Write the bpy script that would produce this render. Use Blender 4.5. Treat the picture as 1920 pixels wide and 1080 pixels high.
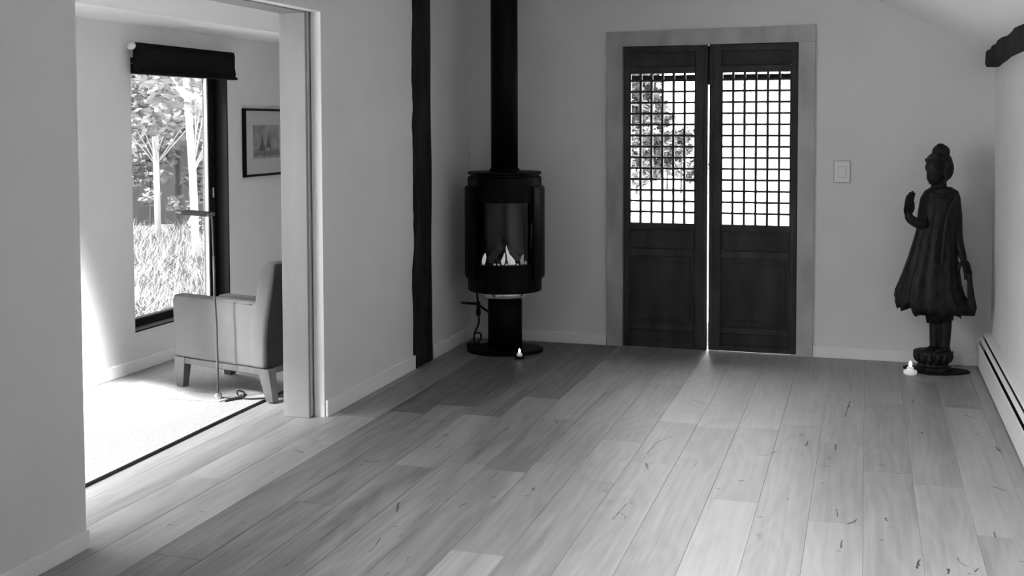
import bpy, bmesh, math, random
from mathutils import Vector, Matrix, noise

random.seed(7)
for o in list(bpy.data.objects):
    bpy.data.objects.remove(o)
SC = bpy.context.scene
COL = SC.collection

# ------------------------------------------------------------------ camera
cam_d = bpy.data.cameras.new('camera')
cam = bpy.data.objects.new('camera', cam_d)
COL.objects.link(cam)
Rm = ((0.9544, 0.2984, -0.0030), (0.0113, -0.0461, -0.9989), (-0.2982, 0.9533, -0.0474))
cam.matrix_world = Matrix((
    (Rm[0][0], -Rm[1][0], -Rm[2][0], 0.0),
    (Rm[0][1], -Rm[1][1], -Rm[2][1], 0.0),
    (Rm[0][2], -Rm[1][2], -Rm[2][2], 1.5),
    (0, 0, 0, 1)))
cam_d.sensor_width = 36
cam_d.lens = 2126.16 / 1920 * 36
cam_d.shift_y = -(540 - 331.36) / 1920
cam_d.clip_start = 0.05
cam_d.clip_end = 300
SC.camera = cam

# ------------------------------------------------------------------ light
vs = SC.view_settings
vs.view_transform = 'Standard'
vs.look = 'None'
vs.gamma = 1.0
vs.use_curve_mapping = False
vs.exposure = -1.66
SC.cycles.use_denoising = True
SC.cycles.max_bounces = 10
SC.cycles.diffuse_bounces = 6
SC.cycles.transparent_max_bounces = 16
SC.cycles.sample_clamp_indirect = 25.0

SKY = 98.0
w = bpy.data.worlds.new('sky')
SC.world = w
w.use_nodes = True
# standard overcast sky: zenith three times as bright as the horizon
wn = w.node_tree
wtc = wn.nodes.new('ShaderNodeTexCoord')
wsx = wn.nodes.new('ShaderNodeSeparateXYZ')
wmr = wn.nodes.new('ShaderNodeMapRange')
wmr.inputs['To Min'].default_value = SKY / 3
wmr.inputs['To Max'].default_value = SKY
wn.links.new(wtc.outputs['Generated'], wsx.inputs[0])
wn.links.new(wsx.outputs['Z'], wmr.inputs['Value'])
wn.links.new(wmr.outputs[0], wn.nodes['Background'].inputs[1])
wn.nodes['Background'].inputs[0].default_value = (1, 1, 1, 1)


def add_light(name, kind, energy, loc, direction, **kw):
    d = bpy.data.lights.new(name, kind)
    d.energy = energy
    o = bpy.data.objects.new(name, d)
    COL.objects.link(o)
    o.location = loc
    o.rotation_euler = Vector(direction).to_track_quat('-Z', 'Y').to_euler()
    for k, v in kw.items():
        setattr(d, k, v)
    return o


# hazy sun from the front left: it reaches the side room through its big near window
add_light('sun', 'SUN', 135.0, (0, 0, 12), (0.70, 0.84, -1.0), angle=math.radians(9))
# unseen overhead light added for the near floor; daylight of the big side window
add_light('added_floor_light', 'AREA', 225, (-0.68, 2.45, 2.60), (0.36, 0.32, -1.0), shape='RECTANGLE', size=1.3, size_y=0.75, spread=math.radians(100))
add_light('side_window_daylight', 'AREA', 60, (-4.12, 3.2, 1.3), (1, 0.35, -0.05), shape='RECTANGLE', size=1.8, size_y=1.4, spread=math.radians(100))
add_light('added_wall_patch_light', 'AREA', 170, (-3.35, 4.90, 2.43), (-0.37, 0.10, -1.0), shape='RECTANGLE', size=0.20, size_y=1.0, spread=math.radians(23))  # unseen lamp added to throw the bright patch on the far wall
# portals that only guide sky sampling through the two openings in view
add_light('door_portal', 'AREA', 1, (-0.985, 7.72, 1.0), (0, -1, 0), shape='RECTANGLE', size=1.2, size_y=2.0)
bpy.data.lights['door_portal'].cycles.is_portal = True
add_light('window_portal', 'AREA', 1, (-4.46, 6.36, 1.1), (1, 0, 0), shape='RECTANGLE', size=1.1, size_y=1.8)
bpy.data.lights['window_portal'].cycles.is_portal = True


# ------------------------------------------------------------------ materials
def mat(name, col, rough=0.6, metal=0.0, spec=0.5, bump=0.0, bscale=60.0, mottle=0.0, mscale=4.0,
        stretch=(1, 1, 1), emit=0.0, coat=0.0):
    m = bpy.data.materials.new(name)
    m.use_nodes = True
    nt = m.node_tree
    b = nt.nodes['Principled BSDF']
    b.inputs['Base Color'].default_value = (col, col, col, 1)
    b.inputs['Roughness'].default_value = rough
    b.inputs['Metallic'].default_value = metal
    b.inputs['Specular IOR Level'].default_value = spec
    b.inputs['Coat Weight'].default_value = coat
    if emit:
        b.inputs['Emission Color'].default_value = (1, 1, 1, 1)
        b.inputs['Emission Strength'].default_value = emit
    if mottle or bump:
        tc = nt.nodes.new('ShaderNodeTexCoord')
        mp = nt.nodes.new('ShaderNodeMapping')
        mp.inputs['Scale'].default_value = stretch
        nt.links.new(tc.outputs['Object'], mp.inputs['Vector'])
    if mottle:
        n = nt.nodes.new('ShaderNodeTexNoise')
        n.inputs['Scale'].default_value = mscale
        n.inputs['Detail'].default_value = 6
        nt.links.new(mp.outputs[0], n.inputs['Vector'])
        r = nt.nodes.new('ShaderNodeMapRange')
        r.inputs['From Min'].default_value = 0.3
        r.inputs['From Max'].default_value = 0.7
        r.inputs['To Min'].default_value = col * (1 - mottle)
        r.inputs['To Max'].default_value = col * (1 + mottle)
        nt.links.new(n.outputs['Fac'], r.inputs['Value'])
        nt.links.new(r.outputs[0], b.inputs['Base Color'])
    if bump:
        n2 = nt.nodes.new('ShaderNodeTexNoise')
        n2.inputs['Scale'].default_value = bscale
        n2.inputs['Detail'].default_value = 4
        nt.links.new(mp.outputs[0], n2.inputs['Vector'])
        bp = nt.nodes.new('ShaderNodeBump')
        bp.inputs['Strength'].default_value = bump
        bp.inputs['Distance'].default_value = 0.01
        nt.links.new(n2.outputs['Fac'], bp.inputs['Height'])
        nt.links.new(bp.outputs[0], b.inputs['Normal'])
    return m


def glass_mat(name, tint=0.95, gloss=0.08, facing=True):
    m = bpy.data.materials.new(name)
    m.use_nodes = True
    nt = m.node_tree
    nt.nodes.clear()
    out = nt.nodes.new('ShaderNodeOutputMaterial')
    t = nt.nodes.new('ShaderNodeBsdfTransparent')
    t.inputs[0].default_value = (tint, tint, tint, 1)
    g = nt.nodes.new('ShaderNodeBsdfGlossy')
    g.inputs['Roughness'].default_value = 0.02
    mx = nt.nodes.new('ShaderNodeMixShader')
    lw = nt.nodes.new('ShaderNodeLayerWeight')
    pw = nt.nodes.new('ShaderNodeMath'); pw.operation = 'POWER'; pw.inputs[1].default_value = 4.0
    mr = nt.nodes.new('ShaderNodeMapRange')
    mr.inputs['To Min'].default_value = 0.03 + gloss * .1
    mr.inputs['To Max'].default_value = 0.9
    nt.links.new(lw.outputs['Facing'], pw.inputs[0])
    nt.links.new(pw.outputs[0], mr.inputs['Value'])
    nt.links.new(mr.outputs[0], mx.inputs[0])
    nt.links.new(t.outputs[0], mx.inputs[1])
    nt.links.new(g.outputs[0], mx.inputs[2])
    nt.links.new(mx.outputs[0], out.inputs[0])
    return m


def plank_mat():
    m = bpy.data.materials.new('oak_plank')
    m.use_nodes = True
    nt = m.node_tree
    L = nt.links.new
    N = nt.nodes.new
    b = nt.nodes['Principled BSDF']
    tc = N('ShaderNodeTexCoord')
    oi = N('ShaderNodeObjectInfo')
    comb = N('ShaderNodeMath'); comb.operation = 'MULTIPLY'; comb.inputs[1].default_value = 37.0
    L(oi.outputs['Random'], comb.inputs[0])
    cx = N('ShaderNodeCombineXYZ')
    for i in range(3):
        L(comb.outputs[0], cx.inputs[i])
    add = N('ShaderNodeVectorMath'); add.operation = 'ADD'
    L(tc.outputs['Object'], add.inputs[0]); L(cx.outputs[0], add.inputs[1])
    # fine straight grain
    mp = N('ShaderNodeMapping'); mp.inputs['Scale'].default_value = (60, 2.2, 1)
    L(add.outputs[0], mp.inputs['Vector'])
    n1 = N('ShaderNodeTexNoise'); n1.inputs['Scale'].default_value = 1.0; n1.inputs['Detail'].default_value = 5
    L(mp.outputs[0], n1.inputs['Vector'])
    # broad streaks
    mp2 = N('ShaderNodeMapping'); mp2.inputs['Scale'].default_value = (9, 0.9, 1)
    L(add.outputs[0], mp2.inputs['Vector'])
    n2 = N('ShaderNodeTexNoise'); n2.inputs['Scale'].default_value = 1.0; n2.inputs['Detail'].default_value = 4
    n2.inputs['Distortion'].default_value = 0.6
    L(mp2.outputs[0], n2.inputs['Vector'])
    # cathedral figure
    mp3 = N('ShaderNodeMapping'); mp3.inputs['Scale'].default_value = (5.0, 0.8, 1)
    L(add.outputs[0], mp3.inputs['Vector'])
    wv = N('ShaderNodeTexNoise'); wv.inputs['Scale'].default_value = 0.9; wv.inputs['Detail'].default_value = 1.5
    L(mp3.outputs[0], wv.inputs['Vector'])
    ml = N('ShaderNodeMath'); ml.operation = 'MULTIPLY'; ml.inputs[1].default_value = 70.0
    L(wv.outputs['Fac'], ml.inputs[0])
    sn = N('ShaderNodeMath'); sn.operation = 'SINE'
    L(ml.outputs[0], sn.inputs[0])
    # small knots / specks
    mp4 = N('ShaderNodeMapping'); mp4.inputs['Scale'].default_value = (6.0, 3.0, 1)
    L(add.outputs[0], mp4.inputs['Vector'])
    n4 = N('ShaderNodeTexNoise'); n4.inputs['Scale'].default_value = 2.4; n4.inputs['Detail'].default_value = 3
    L(mp4.outputs[0], n4.inputs['Vector'])
    kr = N('ShaderNodeMapRange')
    kr.inputs['From Min'].default_value = 0.70; kr.inputs['From Max'].default_value = 0.78
    kr.inputs['To Min'].default_value = 0.0; kr.inputs['To Max'].default_value = 0.35
    L(n4.outputs['Fac'], kr.inputs['Value'])

    def scaled(sock, centre, amp):
        s = N('ShaderNodeMath'); s.operation = 'SUBTRACT'; s.inputs[1].default_value = centre
        L(sock, s.inputs[0])
        k = N('ShaderNodeMath'); k.operation = 'MULTIPLY'; k.inputs[1].default_value = amp
        L(s.outputs[0], k.inputs[0])
        return k.outputs[0]

    def plus(a, c):
        s = N('ShaderNodeMath'); s.operation = 'ADD'
        L(a, s.inputs[0]); L(c, s.inputs[1])
        return s.outputs[0]
    v = plus(scaled(n1.outputs['Fac'], 0.5, 0.60), scaled(n2.outputs['Fac'], 0.5, 0.75))
    v = plus(v, scaled(sn.outputs[0], 0.0, 0.05))
    sub = N('ShaderNodeMath'); sub.operation = 'SUBTRACT'
    L(v, sub.inputs[0]); L(kr.outputs[0], sub.inputs[1])
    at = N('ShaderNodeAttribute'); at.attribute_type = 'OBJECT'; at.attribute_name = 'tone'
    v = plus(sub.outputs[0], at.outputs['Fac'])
    one = N('ShaderNodeMath'); one.operation = 'ADD'; one.inputs[1].default_value = 1.0
    L(v, one.inputs[0])
    al = N('ShaderNodeMath'); al.operation = 'MULTIPLY'; al.inputs[1].default_value = 0.24
    L(one.outputs[0], al.inputs[0])
    L(al.outputs[0], b.inputs['Base Color'])
    rr = N('ShaderNodeMapRange')
    rr.inputs['To Min'].default_value = 0.36; rr.inputs['To Max'].default_value = 0.56
    b.inputs['Specular IOR Level'].default_value = 0.5
    L(n2.outputs['Fac'], rr.inputs['Value'])
    L(rr.outputs[0], b.inputs['Roughness'])
    bp = N('ShaderNodeBump'); bp.inputs['Strength'].default_value = 0.12; bp.inputs['Distance'].default_value = 0.004
    L(v, bp.inputs['Height'])
    L(bp.outputs[0], b.inputs['Normal'])
    return m


M = dict(
    wall=mat('wall_plaster', 0.70, 0.85, spec=0.2, bump=0.05, bscale=25, mottle=0.03, mscale=3),
    ceiling=mat('ceiling_paint', 0.85, 0.9, spec=0.2),
    trim=mat('white_paint', 0.80, 0.5),
    reveal=mat('white_reveal', 0.8, 0.6),
    jamb=mat('pale_oak_jamb', 0.27, 0.5, mottle=0.07, mscale=3.0, stretch=(4, 4, 0.8), bump=0.03, bscale=40),
    casing=mat('grey_oak_casing', 0.38, 0.55, mottle=0.22, mscale=3.0, stretch=(2, 2, 1.0)),
    post=mat('old_timber', 0.011, 0.85, spec=0.2, mottle=0.95, mscale=6.0, stretch=(3, 3, 0.5), bump=0.9, bscale=12),
    plank=plank_mat(),
    gap=mat('floor_gap', 0.012, 0.9),
    knot=mat('knot_filler', 0.06, 0.5, mottle=0.3, mscale=40),
    door=mat('dark_antique_wood', 0.026, 0.55, spec=0.4, mottle=0.55, mscale=4.0, stretch=(3, 3, 0.8), bump=0.25, bscale=30),
    doorpanel=mat('dark_antique_panel', 0.020, 0.55, spec=0.4, mottle=0.6, mscale=3.0, stretch=(4, 4, 1), bump=0.2, bscale=20),
    black=mat('black_metal', 0.006, 0.45, spec=0.3),
    stove=mat('stove_black', 0.002, 0.5, spec=0.12),
    tray=mat('polished_steel_tray', 0.85, 0.22, metal=0.9),
    satin=mat('satin_steel', 0.5, 0.55, metal=0.4),
    chrome=mat('brushed_steel', 0.55, 0.28, metal=1.0),
    firebox=mat('firebox_lining', 0.05, 0.9),
    log=mat('ceramic_log', 0.02, 0.9, mottle=0.6, mscale=30, bump=0.6, bscale=40),
    flame=mat('flame', 0.8, 0.9, emit=1.1),
    flame_dim=mat('flame_dim', 0.5, 0.9, emit=0.25),
    ember=mat('ember', 0.3, 0.9, emit=0.5),
    candle=mat('candle_wax', 0.8, 0.5, emit=0.6),
    candleflame=mat('candle_flame', 0.9, 0.5, emit=10),
    glass=glass_mat('window_glass'),
    tinted=glass_mat('tinted_window_glass', 0.53),  # tint added to hold the side room's daylight down against the doors
    dimmed_hall=glass_mat('dim_door_glass', 0.5),  # pane dimmed to hold back hall daylight; no curtain hangs there
    picglass=glass_mat('picture_glass', 0.97, 0.15),
    fireglass=glass_mat('fire_glass', 0.85, 0.1),
    frame=mat('black_window_frame', 0.003, 0.5, spec=0.15),
    frame2=mat('dark_window_sash', 0.010, 0.5, spec=0.2),
    blind=mat('black_blind_cloth', 0.006, 0.95, spec=0.1, bump=0.2, bscale=200),
    cream=mat('chair_cloth', 0.17, 0.95, spec=0.1, bump=0.25, bscale=350, mottle=0.05, mscale=6),
    backcloth=mat('chair_back_cloth', 0.17, 0.95, spec=0.1, bump=0.25, bscale=350, mottle=0.05, mscale=6),
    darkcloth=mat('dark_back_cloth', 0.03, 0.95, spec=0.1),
    leafg=mat('grey_leaf', 0.026, 0.6, mottle=0.5, mscale=1.5),
    legwood=mat('walnut_legs', 0.085, 0.45, mottle=0.3, mscale=6, stretch=(3, 3, 1)),
    rug=mat('pale_rug', 0.40, 1.0, spec=0.05, bump=0.8, bscale=160, mottle=0.10, mscale=45),
    rugedge=mat('rug_binding', 0.03, 0.9),
    bronze=mat('lamp_bronze', 0.10, 0.45, metal=0.5),
    lampdark=mat('lamp_dark', 0.02, 0.6),
    cord=mat('black_cord', 0.012, 0.5),
    statue=mat('carved_dark_wood', 0.010, 0.5, spec=0.25, mottle=1.0, mscale=22, stretch=(1.6, 1.6, 0.7), bump=0.5, bscale=45),
    statueskin=mat('carved_dark_wood_skin', 0.010, 0.5, spec=0.25, mottle=0.6, mscale=12, bump=0.2, bscale=40),
    slab=mat('dark_slab', 0.006, 0.7, spec=0.2),
    heater=mat('heater_enamel', 0.8, 0.35),
    heaterslot=mat('heater_slot', 0.012, 0.8),
    switch=mat('switch_plastic', 0.78, 0.4),
    switchshade=mat('switch_painted_shade', 0.5, 0.7),  # grey put in for the shade line around the switch plate
    mount=mat('picture_mount', 0.62, 0.8),
    print_grey=mat('print_grey', 0.30, 0.8, mottle=0.35, mscale=14),
    print_dark=mat('print_dark', 0.035, 0.8),
    print_mid=mat('print_mid', 0.16, 0.8, mottle=0.5, mscale=20),
    grass=mat('bright_grass', 0.28, 0.8, mottle=0.4, mscale=6),
    ground=mat('pale_ground', 0.50, 0.9, mottle=0.2, mscale=2),
    paving=mat('pale_paving', 0.62, 0.9, mottle=0.08, mscale=2),
    bark=mat('white_birch_bark', 0.6, 0.7, mottle=0.10, mscale=10),
    darkbark=mat('dark_bark', 0.05, 0.8, mottle=0.5, mscale=10, bump=0.5, bscale=20),
    leafl=mat('pale_leaf', 0.26, 0.5, mottle=0.4, mscale=1.5),
    leafm=mat('mid_leaf', 0.10, 0.5, mottle=0.5, mscale=1.5),
    leafd=mat('dark_leaf', 0.035, 0.6, mottle=0.5, mscale=1.5),
    fencewood=mat('grey_fence_wood', 0.06, 0.8, mottle=0.3, mscale=6, stretch=(3, 3, 0.5)),
)


# ------------------------------------------------------------------ helpers
def obj(name, bm, material, parent=None, smooth=False):
    bmesh.ops.recalc_face_normals(bm, faces=bm.faces)
    me = bpy.data.meshes.new(name)
    bm.to_mesh(me)
    bm.free()
    if material:
        me.materials.append(M[material] if isinstance(material, str) else material)
    if smooth:
        for p in me.polygons:
            p.use_smooth = True
    o = bpy.data.objects.new(name, me)
    COL.objects.link(o)
    if parent:
        o.parent = parent
    return o


def tag(o, label=None, cat=None, group=None, kind=None):
    if label: o['label'] = label
    if cat: o['category'] = cat
    if group: o['group'] = group
    if kind: o['kind'] = kind
    return o


def empty(name, loc=(0, 0, 0), rz=0.0, label=None, cat=None, group=None, kind=None):
    o = bpy.data.objects.new(name, None)
    COL.objects.link(o)
    o.location = loc
    o.rotation_euler = (0, 0, rz)
    o.empty_display_size = 0.1
    return tag(o, label, cat, group, kind)


def box(bm, x0, x1, y0, y1, z0, z1, bev=0.0, seg=2):
    vs_ = [bm.verts.new((x, y, z)) for z in (z0, z1) for y in (y0, y1) for x in (x0, x1)]
    f = []
    for q in ((0, 2, 3, 1), (4, 5, 7, 6), (0, 1, 5, 4), (2, 6, 7, 3), (0, 4, 6, 2), (1, 3, 7, 5)):
        f.append(bm.faces.new([vs_[i] for i in q]))
    if bev:
        ed = {e for fa in f for e in fa.edges}
        bmesh.ops.bevel(bm, geom=list(ed), offset=bev, segments=seg, affect='EDGES', profile=0.5)
    return vs_


def bx(name, dims, material, parent=None, bev=0.0, seg=2):
    bm = bmesh.new()
    box(bm, *dims, bev=bev, seg=seg)
    return obj(name, bm, material, parent, smooth=False)


def prism(bm, poly, axis, a, b, bev=0.0, seg=2):
    """poly: 2-D outline; axis: 0,1,2 the extrude axis; other two coordinates keep x<y<z order."""
    rest = [i for i in range(3) if i != axis]

    def P(p, t):
        v = [0, 0, 0]
        v[axis] = t
        v[rest[0]], v[rest[1]] = p
        return v
    A = [bm.verts.new(P(p, a)) for p in poly]
    B = [bm.verts.new(P(p, b)) for p in poly]
    fs = [bm.faces.new(A), bm.faces.new(B[::-1])]
    n = len(poly)
    for i in range(n):
        fs.append(bm.faces.new((A[i], A[(i + 1) % n], B[(i + 1) % n], B[i])))
    bmesh.ops.recalc_face_normals(bm, faces=fs)
    if bev:
        ed = [e for e in {e for fa in fs for e in fa.edges} if e.calc_face_angle(0) > 0.5]
        bmesh.ops.bevel(bm, geom=ed, offset=bev, segments=seg, affect='EDGES', profile=0.5)
    return fs


def lathe(bm, prof, n=32, sx=1.0, sy=1.0, cx=0.0, cy=0.0, a0=0.0, a1=2 * math.pi):
    full = abs(a1 - a0 - 2 * math.pi) < 1e-6
    rings = []
    m = n if full else n + 1
    for r, z in prof:
        ring = []
        for i in range(m):
            a = a0 + (a1 - a0) * i / n
            ring.append(bm.verts.new((cx + r * sx * math.cos(a), cy + r * sy * math.sin(a), z)))
        rings.append(ring)
    for k in range(len(rings) - 1):
        for i in range(n):
            j = (i + 1) % m
            bm.faces.new((rings[k][i], rings[k][j], rings[k + 1][j], rings[k + 1][i]))
    if full:
        if prof[0][0] > 1e-5: bm.faces.new(rings[0][::-1])
        if prof[-1][0] > 1e-5: bm.faces.new(rings[-1])


def tube(bm, pts, rad, n=8):
    pts = [Vector(p) for p in pts]
    if not isinstance(rad, (list, tuple)):
        rad = [rad] * len(pts)
    rings = []
    up = None
    for i, p in enumerate(pts):
        t = (pts[min(i + 1, len(pts) - 1)] - pts[max(i - 1, 0)]).normalized()
        if up is None:
            up = Vector((0, 0, 1)) if abs(t.z) < 0.9 else Vector((1, 0, 0))
        s = t.cross(up).normalized()
        up = s.cross(t).normalized()
        rings.append([bm.verts.new(p + rad[i] * (s * math.cos(2 * math.pi * k / n) + up * math.sin(2 * math.pi * k / n))) for k in range(n)])
    for a, b in zip(rings, rings[1:]):
        for k in range(n):
            bm.faces.new((a[k], a[(k + 1) % n], b[(k + 1) % n], b[k]))
    bm.faces.new(rings[0][::-1])
    bm.faces.new(rings[-1])


def smooth_path(pts, k=6):
    pts = [Vector(p) for p in pts]
    P = [pts[0]] + pts + [pts[-1]]
    out = []
    for i in range(1, len(P) - 2):
        for j in range(k):
            t = j / k
            a, b, c, d = P[i - 1], P[i], P[i + 1], P[i + 2]
            out.append(0.5 * ((2 * b) + (c - a) * t + (2 * a - 5 * b + 4 * c - d) * t * t + (3 * b - a - 3 * c + d) * t ** 3))
    out.append(pts[-1])
    return out


def ball(bm, c, r, sub=3):
    mtx = Matrix.Translation(c) @ Matrix.Diagonal((r[0], r[1], r[2], 1)) if not hasattr(r, 'to_4x4') else Matrix.Translation(c) @ r
    bmesh.ops.create_icosphere(bm, subdivisions=sub, radius=1.0, matrix=mtx)


def struct(o):
    o['kind'] = 'structure'
    return o


# ------------------------------------------------------------------ floor of individual planks
XR, XL, YB, XF = 0.738, -2.63, 7.44, -4.22
floor = struct(bx('floor', (-4.45, 0.95, -1.85, 8.6, -0.12, -0.0185), 'gap'))
PW = 0.1975


def plank_mesh(wd, ln, g=0.0002):
    bm = bmesh.new()
    c, t = 0.0008, 0.018
    x, y = wd / 2 - g, ln / 2 - g
    lv = []
    for (dx, dy, z) in ((x, y, -t), (x, y, -c), (x - c, y - c, 0)):
        lv.append([bm.verts.new((sx * dx, sy * dy, z)) for sx, sy in ((-1, -1), (1, -1), (1, 1), (-1, 1))])
    for a, b in zip(lv, lv[1:]):
        for i in range(4):
            bm.faces.new((a[i], a[(i + 1) % 4], b[(i + 1) % 4], b[i]))
    bm.faces.new(lv[2])
    bm.faces.new(lv[0][::-1])
    bmesh.ops.recalc_face_normals(bm, faces=bm.faces)
    me = bpy.data.meshes.new('plank')
    bm.to_mesh(me)
    bm.free()
    me.materials.append(M['plank'])
    return me


# joints seen in the photograph: row -> [(y, tone of the board on the far side of it)]; first tone = nearest board
rows = {  # tones hold board colour plus painted light by the doors, shade by the stove
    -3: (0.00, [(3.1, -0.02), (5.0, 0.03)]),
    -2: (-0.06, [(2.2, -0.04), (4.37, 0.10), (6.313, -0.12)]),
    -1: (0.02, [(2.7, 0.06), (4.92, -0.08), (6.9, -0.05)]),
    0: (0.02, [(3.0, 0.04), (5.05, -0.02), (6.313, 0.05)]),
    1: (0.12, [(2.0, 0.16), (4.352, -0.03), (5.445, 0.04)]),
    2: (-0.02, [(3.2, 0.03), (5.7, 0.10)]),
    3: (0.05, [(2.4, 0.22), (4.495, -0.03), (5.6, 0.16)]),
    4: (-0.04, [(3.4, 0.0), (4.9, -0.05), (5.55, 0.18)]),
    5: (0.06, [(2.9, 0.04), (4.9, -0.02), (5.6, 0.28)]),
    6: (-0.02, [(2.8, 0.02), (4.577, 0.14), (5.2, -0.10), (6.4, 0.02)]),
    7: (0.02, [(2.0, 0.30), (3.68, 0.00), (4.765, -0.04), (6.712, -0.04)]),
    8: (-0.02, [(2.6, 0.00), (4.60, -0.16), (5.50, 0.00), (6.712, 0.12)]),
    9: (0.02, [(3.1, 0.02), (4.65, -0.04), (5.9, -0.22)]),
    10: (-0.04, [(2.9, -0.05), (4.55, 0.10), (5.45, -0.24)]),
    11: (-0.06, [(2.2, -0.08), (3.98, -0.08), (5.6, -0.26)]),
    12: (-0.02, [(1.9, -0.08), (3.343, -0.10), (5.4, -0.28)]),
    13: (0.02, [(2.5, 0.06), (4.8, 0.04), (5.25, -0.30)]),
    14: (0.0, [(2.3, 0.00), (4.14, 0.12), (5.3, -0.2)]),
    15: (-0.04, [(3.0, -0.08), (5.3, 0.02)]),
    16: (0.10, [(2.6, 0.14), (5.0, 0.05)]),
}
ROW_TONE_AND_SHADE = {13: 0.1, 14: 0.08, 15: 0.06, 16: 0.04, 12: -0.34, 11: -0.34, 10: -0.30, 9: -0.27, 8: -0.22, 7: -0.12, 6: -0.08, 1: 0.18, 0: 0.18, -1: 0.2, -2: 0.2, -3: 0.2, 2: 0.14, 3: 0.12, 4: 0.08, 5: 0.04}  # board colour plus the floor's dark left and bright right put in as tint
planks = []
rng = random.Random(3)
for k in range(-3, 24):
    x1 = min(0.2 - PW * k, XR - 0.004)
    x0 = max(0.2 - PW * (k + 1), XF + 0.004)
    if x1 - x0 < 0.03:
        continue
    if k in rows:
        first, js = rows[k]
        cuts = [-1.75] + ([js[0][0] - 2.0] if js[0][0] > 1.0 else []) + [j[0] for j in js]
        tones = [rng.uniform(-.06, .06)] + ([first] if js[0][0] > 1.0 else []) + [j[1] for j in js]
        if len(tones) > 2: tones[1] = first
    else:
        cuts = [-1.75]
        y = -1.75 + rng.uniform(0.5, 1.9)
        while y < 8.0:
            cuts.append(y)
            y += rng.uniform(1.3, 2.2)
        tones = [rng.uniform(-.08, .08) for _ in cuts]
    yend = 7.60 if x0 > -2.8 else 8.3
    cuts.append(yend)
    for a, b, t in zip(cuts, cuts[1:], tones):
        if b - a < 0.05: continue
        o = bpy.data.objects.new('plank', plank_mesh(x1 - x0, b - a, .0011 if 9 <= k <= 14 else .00025))
        COL.objects.link(o)
        o.parent = floor
        o.location = ((x0 + x1) / 2, (a + b) / 2, 0)
        o['tone'] = t + ROW_TONE_AND_SHADE.get(k, 0.0)
        planks.append(o)

# dark filled knots and checks in the boards
MARKS = [([(-2.13,4.57),(-2.081,4.545),(-2.053,4.579)],0.0094),([(-2.107,4.494),(-2.099,4.492)],0.0093),([(-1.89,4.824),(-1.878,4.877)],0.0098),([(-1.677,4.757),(-1.674,5.105),(-1.671,5.268)],0.0063),([(-1.756,4.087),(-1.714,3.984)],0.0082),([(-1.865,3.634),(-1.86,3.736),(-1.859,3.842)],0.0049),([(-1.865,3.376),(-1.868,3.449)],0.0074),([(-1.648,3.577),(-1.649,3.634),(-1.665,3.711)],0.0038),([(-1.491,3.534),(-1.495,3.578)],0.0036),([(-1.662,3.831),(-1.656,3.833)],0.0059),([(-1.509,4.113),(-1.493,4.148)],0.0104),([(-1.414,4.258),(-1.406,4.26)],0.0106),([(-1.683,4.63),(-1.679,4.632)],0.007),([(-1.5,4.467),(-1.498,4.567)],0.0057),([(-2.197,5.054),(-2.185,5.058)],0.013),([(-1.486,5.471),(-1.465,5.419)],0.0106),([(-1.291,4.392),(-1.288,4.414)],0.013),([(-1.306,4.307),(-1.278,4.327)],0.0042),([(-0.912,4.879),(-0.893,4.813)],0.0104),([(-0.936,5.024),(-0.924,5.225),(-0.876,5.339)],0.005),([(-0.901,4.145),(-0.894,4.227),(-0.886,4.338)],0.0041),([(-0.894,4.227),(-0.862,4.193),(-0.858,4.158),(-0.874,4.162)],0.003),([(-1.854,5.559),(-1.78,5.531)],0.0082),([(-0.889,6.094),(-0.828,6.027),(-0.708,5.991)],0.0057),([(-0.067,6.294),(-0.077,6.169),(-0.088,5.956)],0.0087),([(-0.253,5.446),(-0.252,5.358)],0.0101),([(-0.283,5.561),(-0.28,5.542)],0.0078),([(-0.12,5.421),(-0.12,5.34)],0.0075),([(-0.144,5.203),(-0.143,5.178)],0.0073),([(-0.392,5.197),(-0.381,5.228)],0.0086),([(-0.469,5.152),(-0.41,5.15)],0.0049),([(-0.705,4.881),(-0.7,4.96)],0.0035),([(-0.489,4.751),(-0.475,4.765)],0.0113),([(-0.571,4.625),(-0.562,4.627)],0.0066),([(-0.38,4.329),(-0.364,4.338)],0.0082),([(-0.285,4.58),(-0.283,4.56)],0.0064),([(-0.096,4.508),(-0.089,4.422)],0.0052),([(-0.051,4.352),(-0.03,4.379),(-0.019,4.413)],0.0072),([(-0.068,4.177),(-0.07,4.099)],0.0058),([(-0.08,4.064),(-0.075,4.066)],0.0077),([(0.244,6.354),(0.251,6.399),(0.271,6.442)],0.006),([(0.45,6.339),(0.498,6.365),(0.543,6.355)],0.0075),([(0.494,6.158),(0.541,6.113)],0.0087),([(0.51,5.8),(0.523,5.794)],0.0109),([(0.584,5.599),(0.596,5.523)],0.0105),([(0.264,5.755),(0.273,5.748)],0.0135),([(0.074,5.153),(0.086,5.148)],0.0097),([(0.14,5.046),(0.151,5.05)],0.0071),([(0.119,4.994),(0.126,4.996)],0.0071),([(0.512,4.974),(0.549,4.942)],0.0094),([(0.085,4.462),(0.087,4.428)],0.0073),([(0.063,4.214),(0.072,4.217)],0.0069),([(0.187,4.06),(0.179,3.981)],0.0094),([(0.315,4.115),(0.318,4.08),(0.329,4.054),(0.347,4.045)],0.0057),([(0.373,4.035),(0.359,4.006)],0.0066),([(0.339,3.983),(0.346,3.983)],0.0075),([(0.279,4.001),(0.275,3.969)],0.0103),([(0.461,4.419),(0.459,4.369)],0.0062),([(0.517,4.15),(0.528,4.144)],0.0059),([(-2.491,4.616),(-2.436,4.589)],0.0073),([(-2.442,3.764),(-2.434,3.766)],0.0063),([(-2.225,3.701),(-2.215,3.704)],0.0101),([(-2.482,3.605),(-2.473,3.608)],0.0082),([(-2.426,4.279),(-2.417,4.281)],0.0069)]
bm = bmesh.new()
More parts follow.
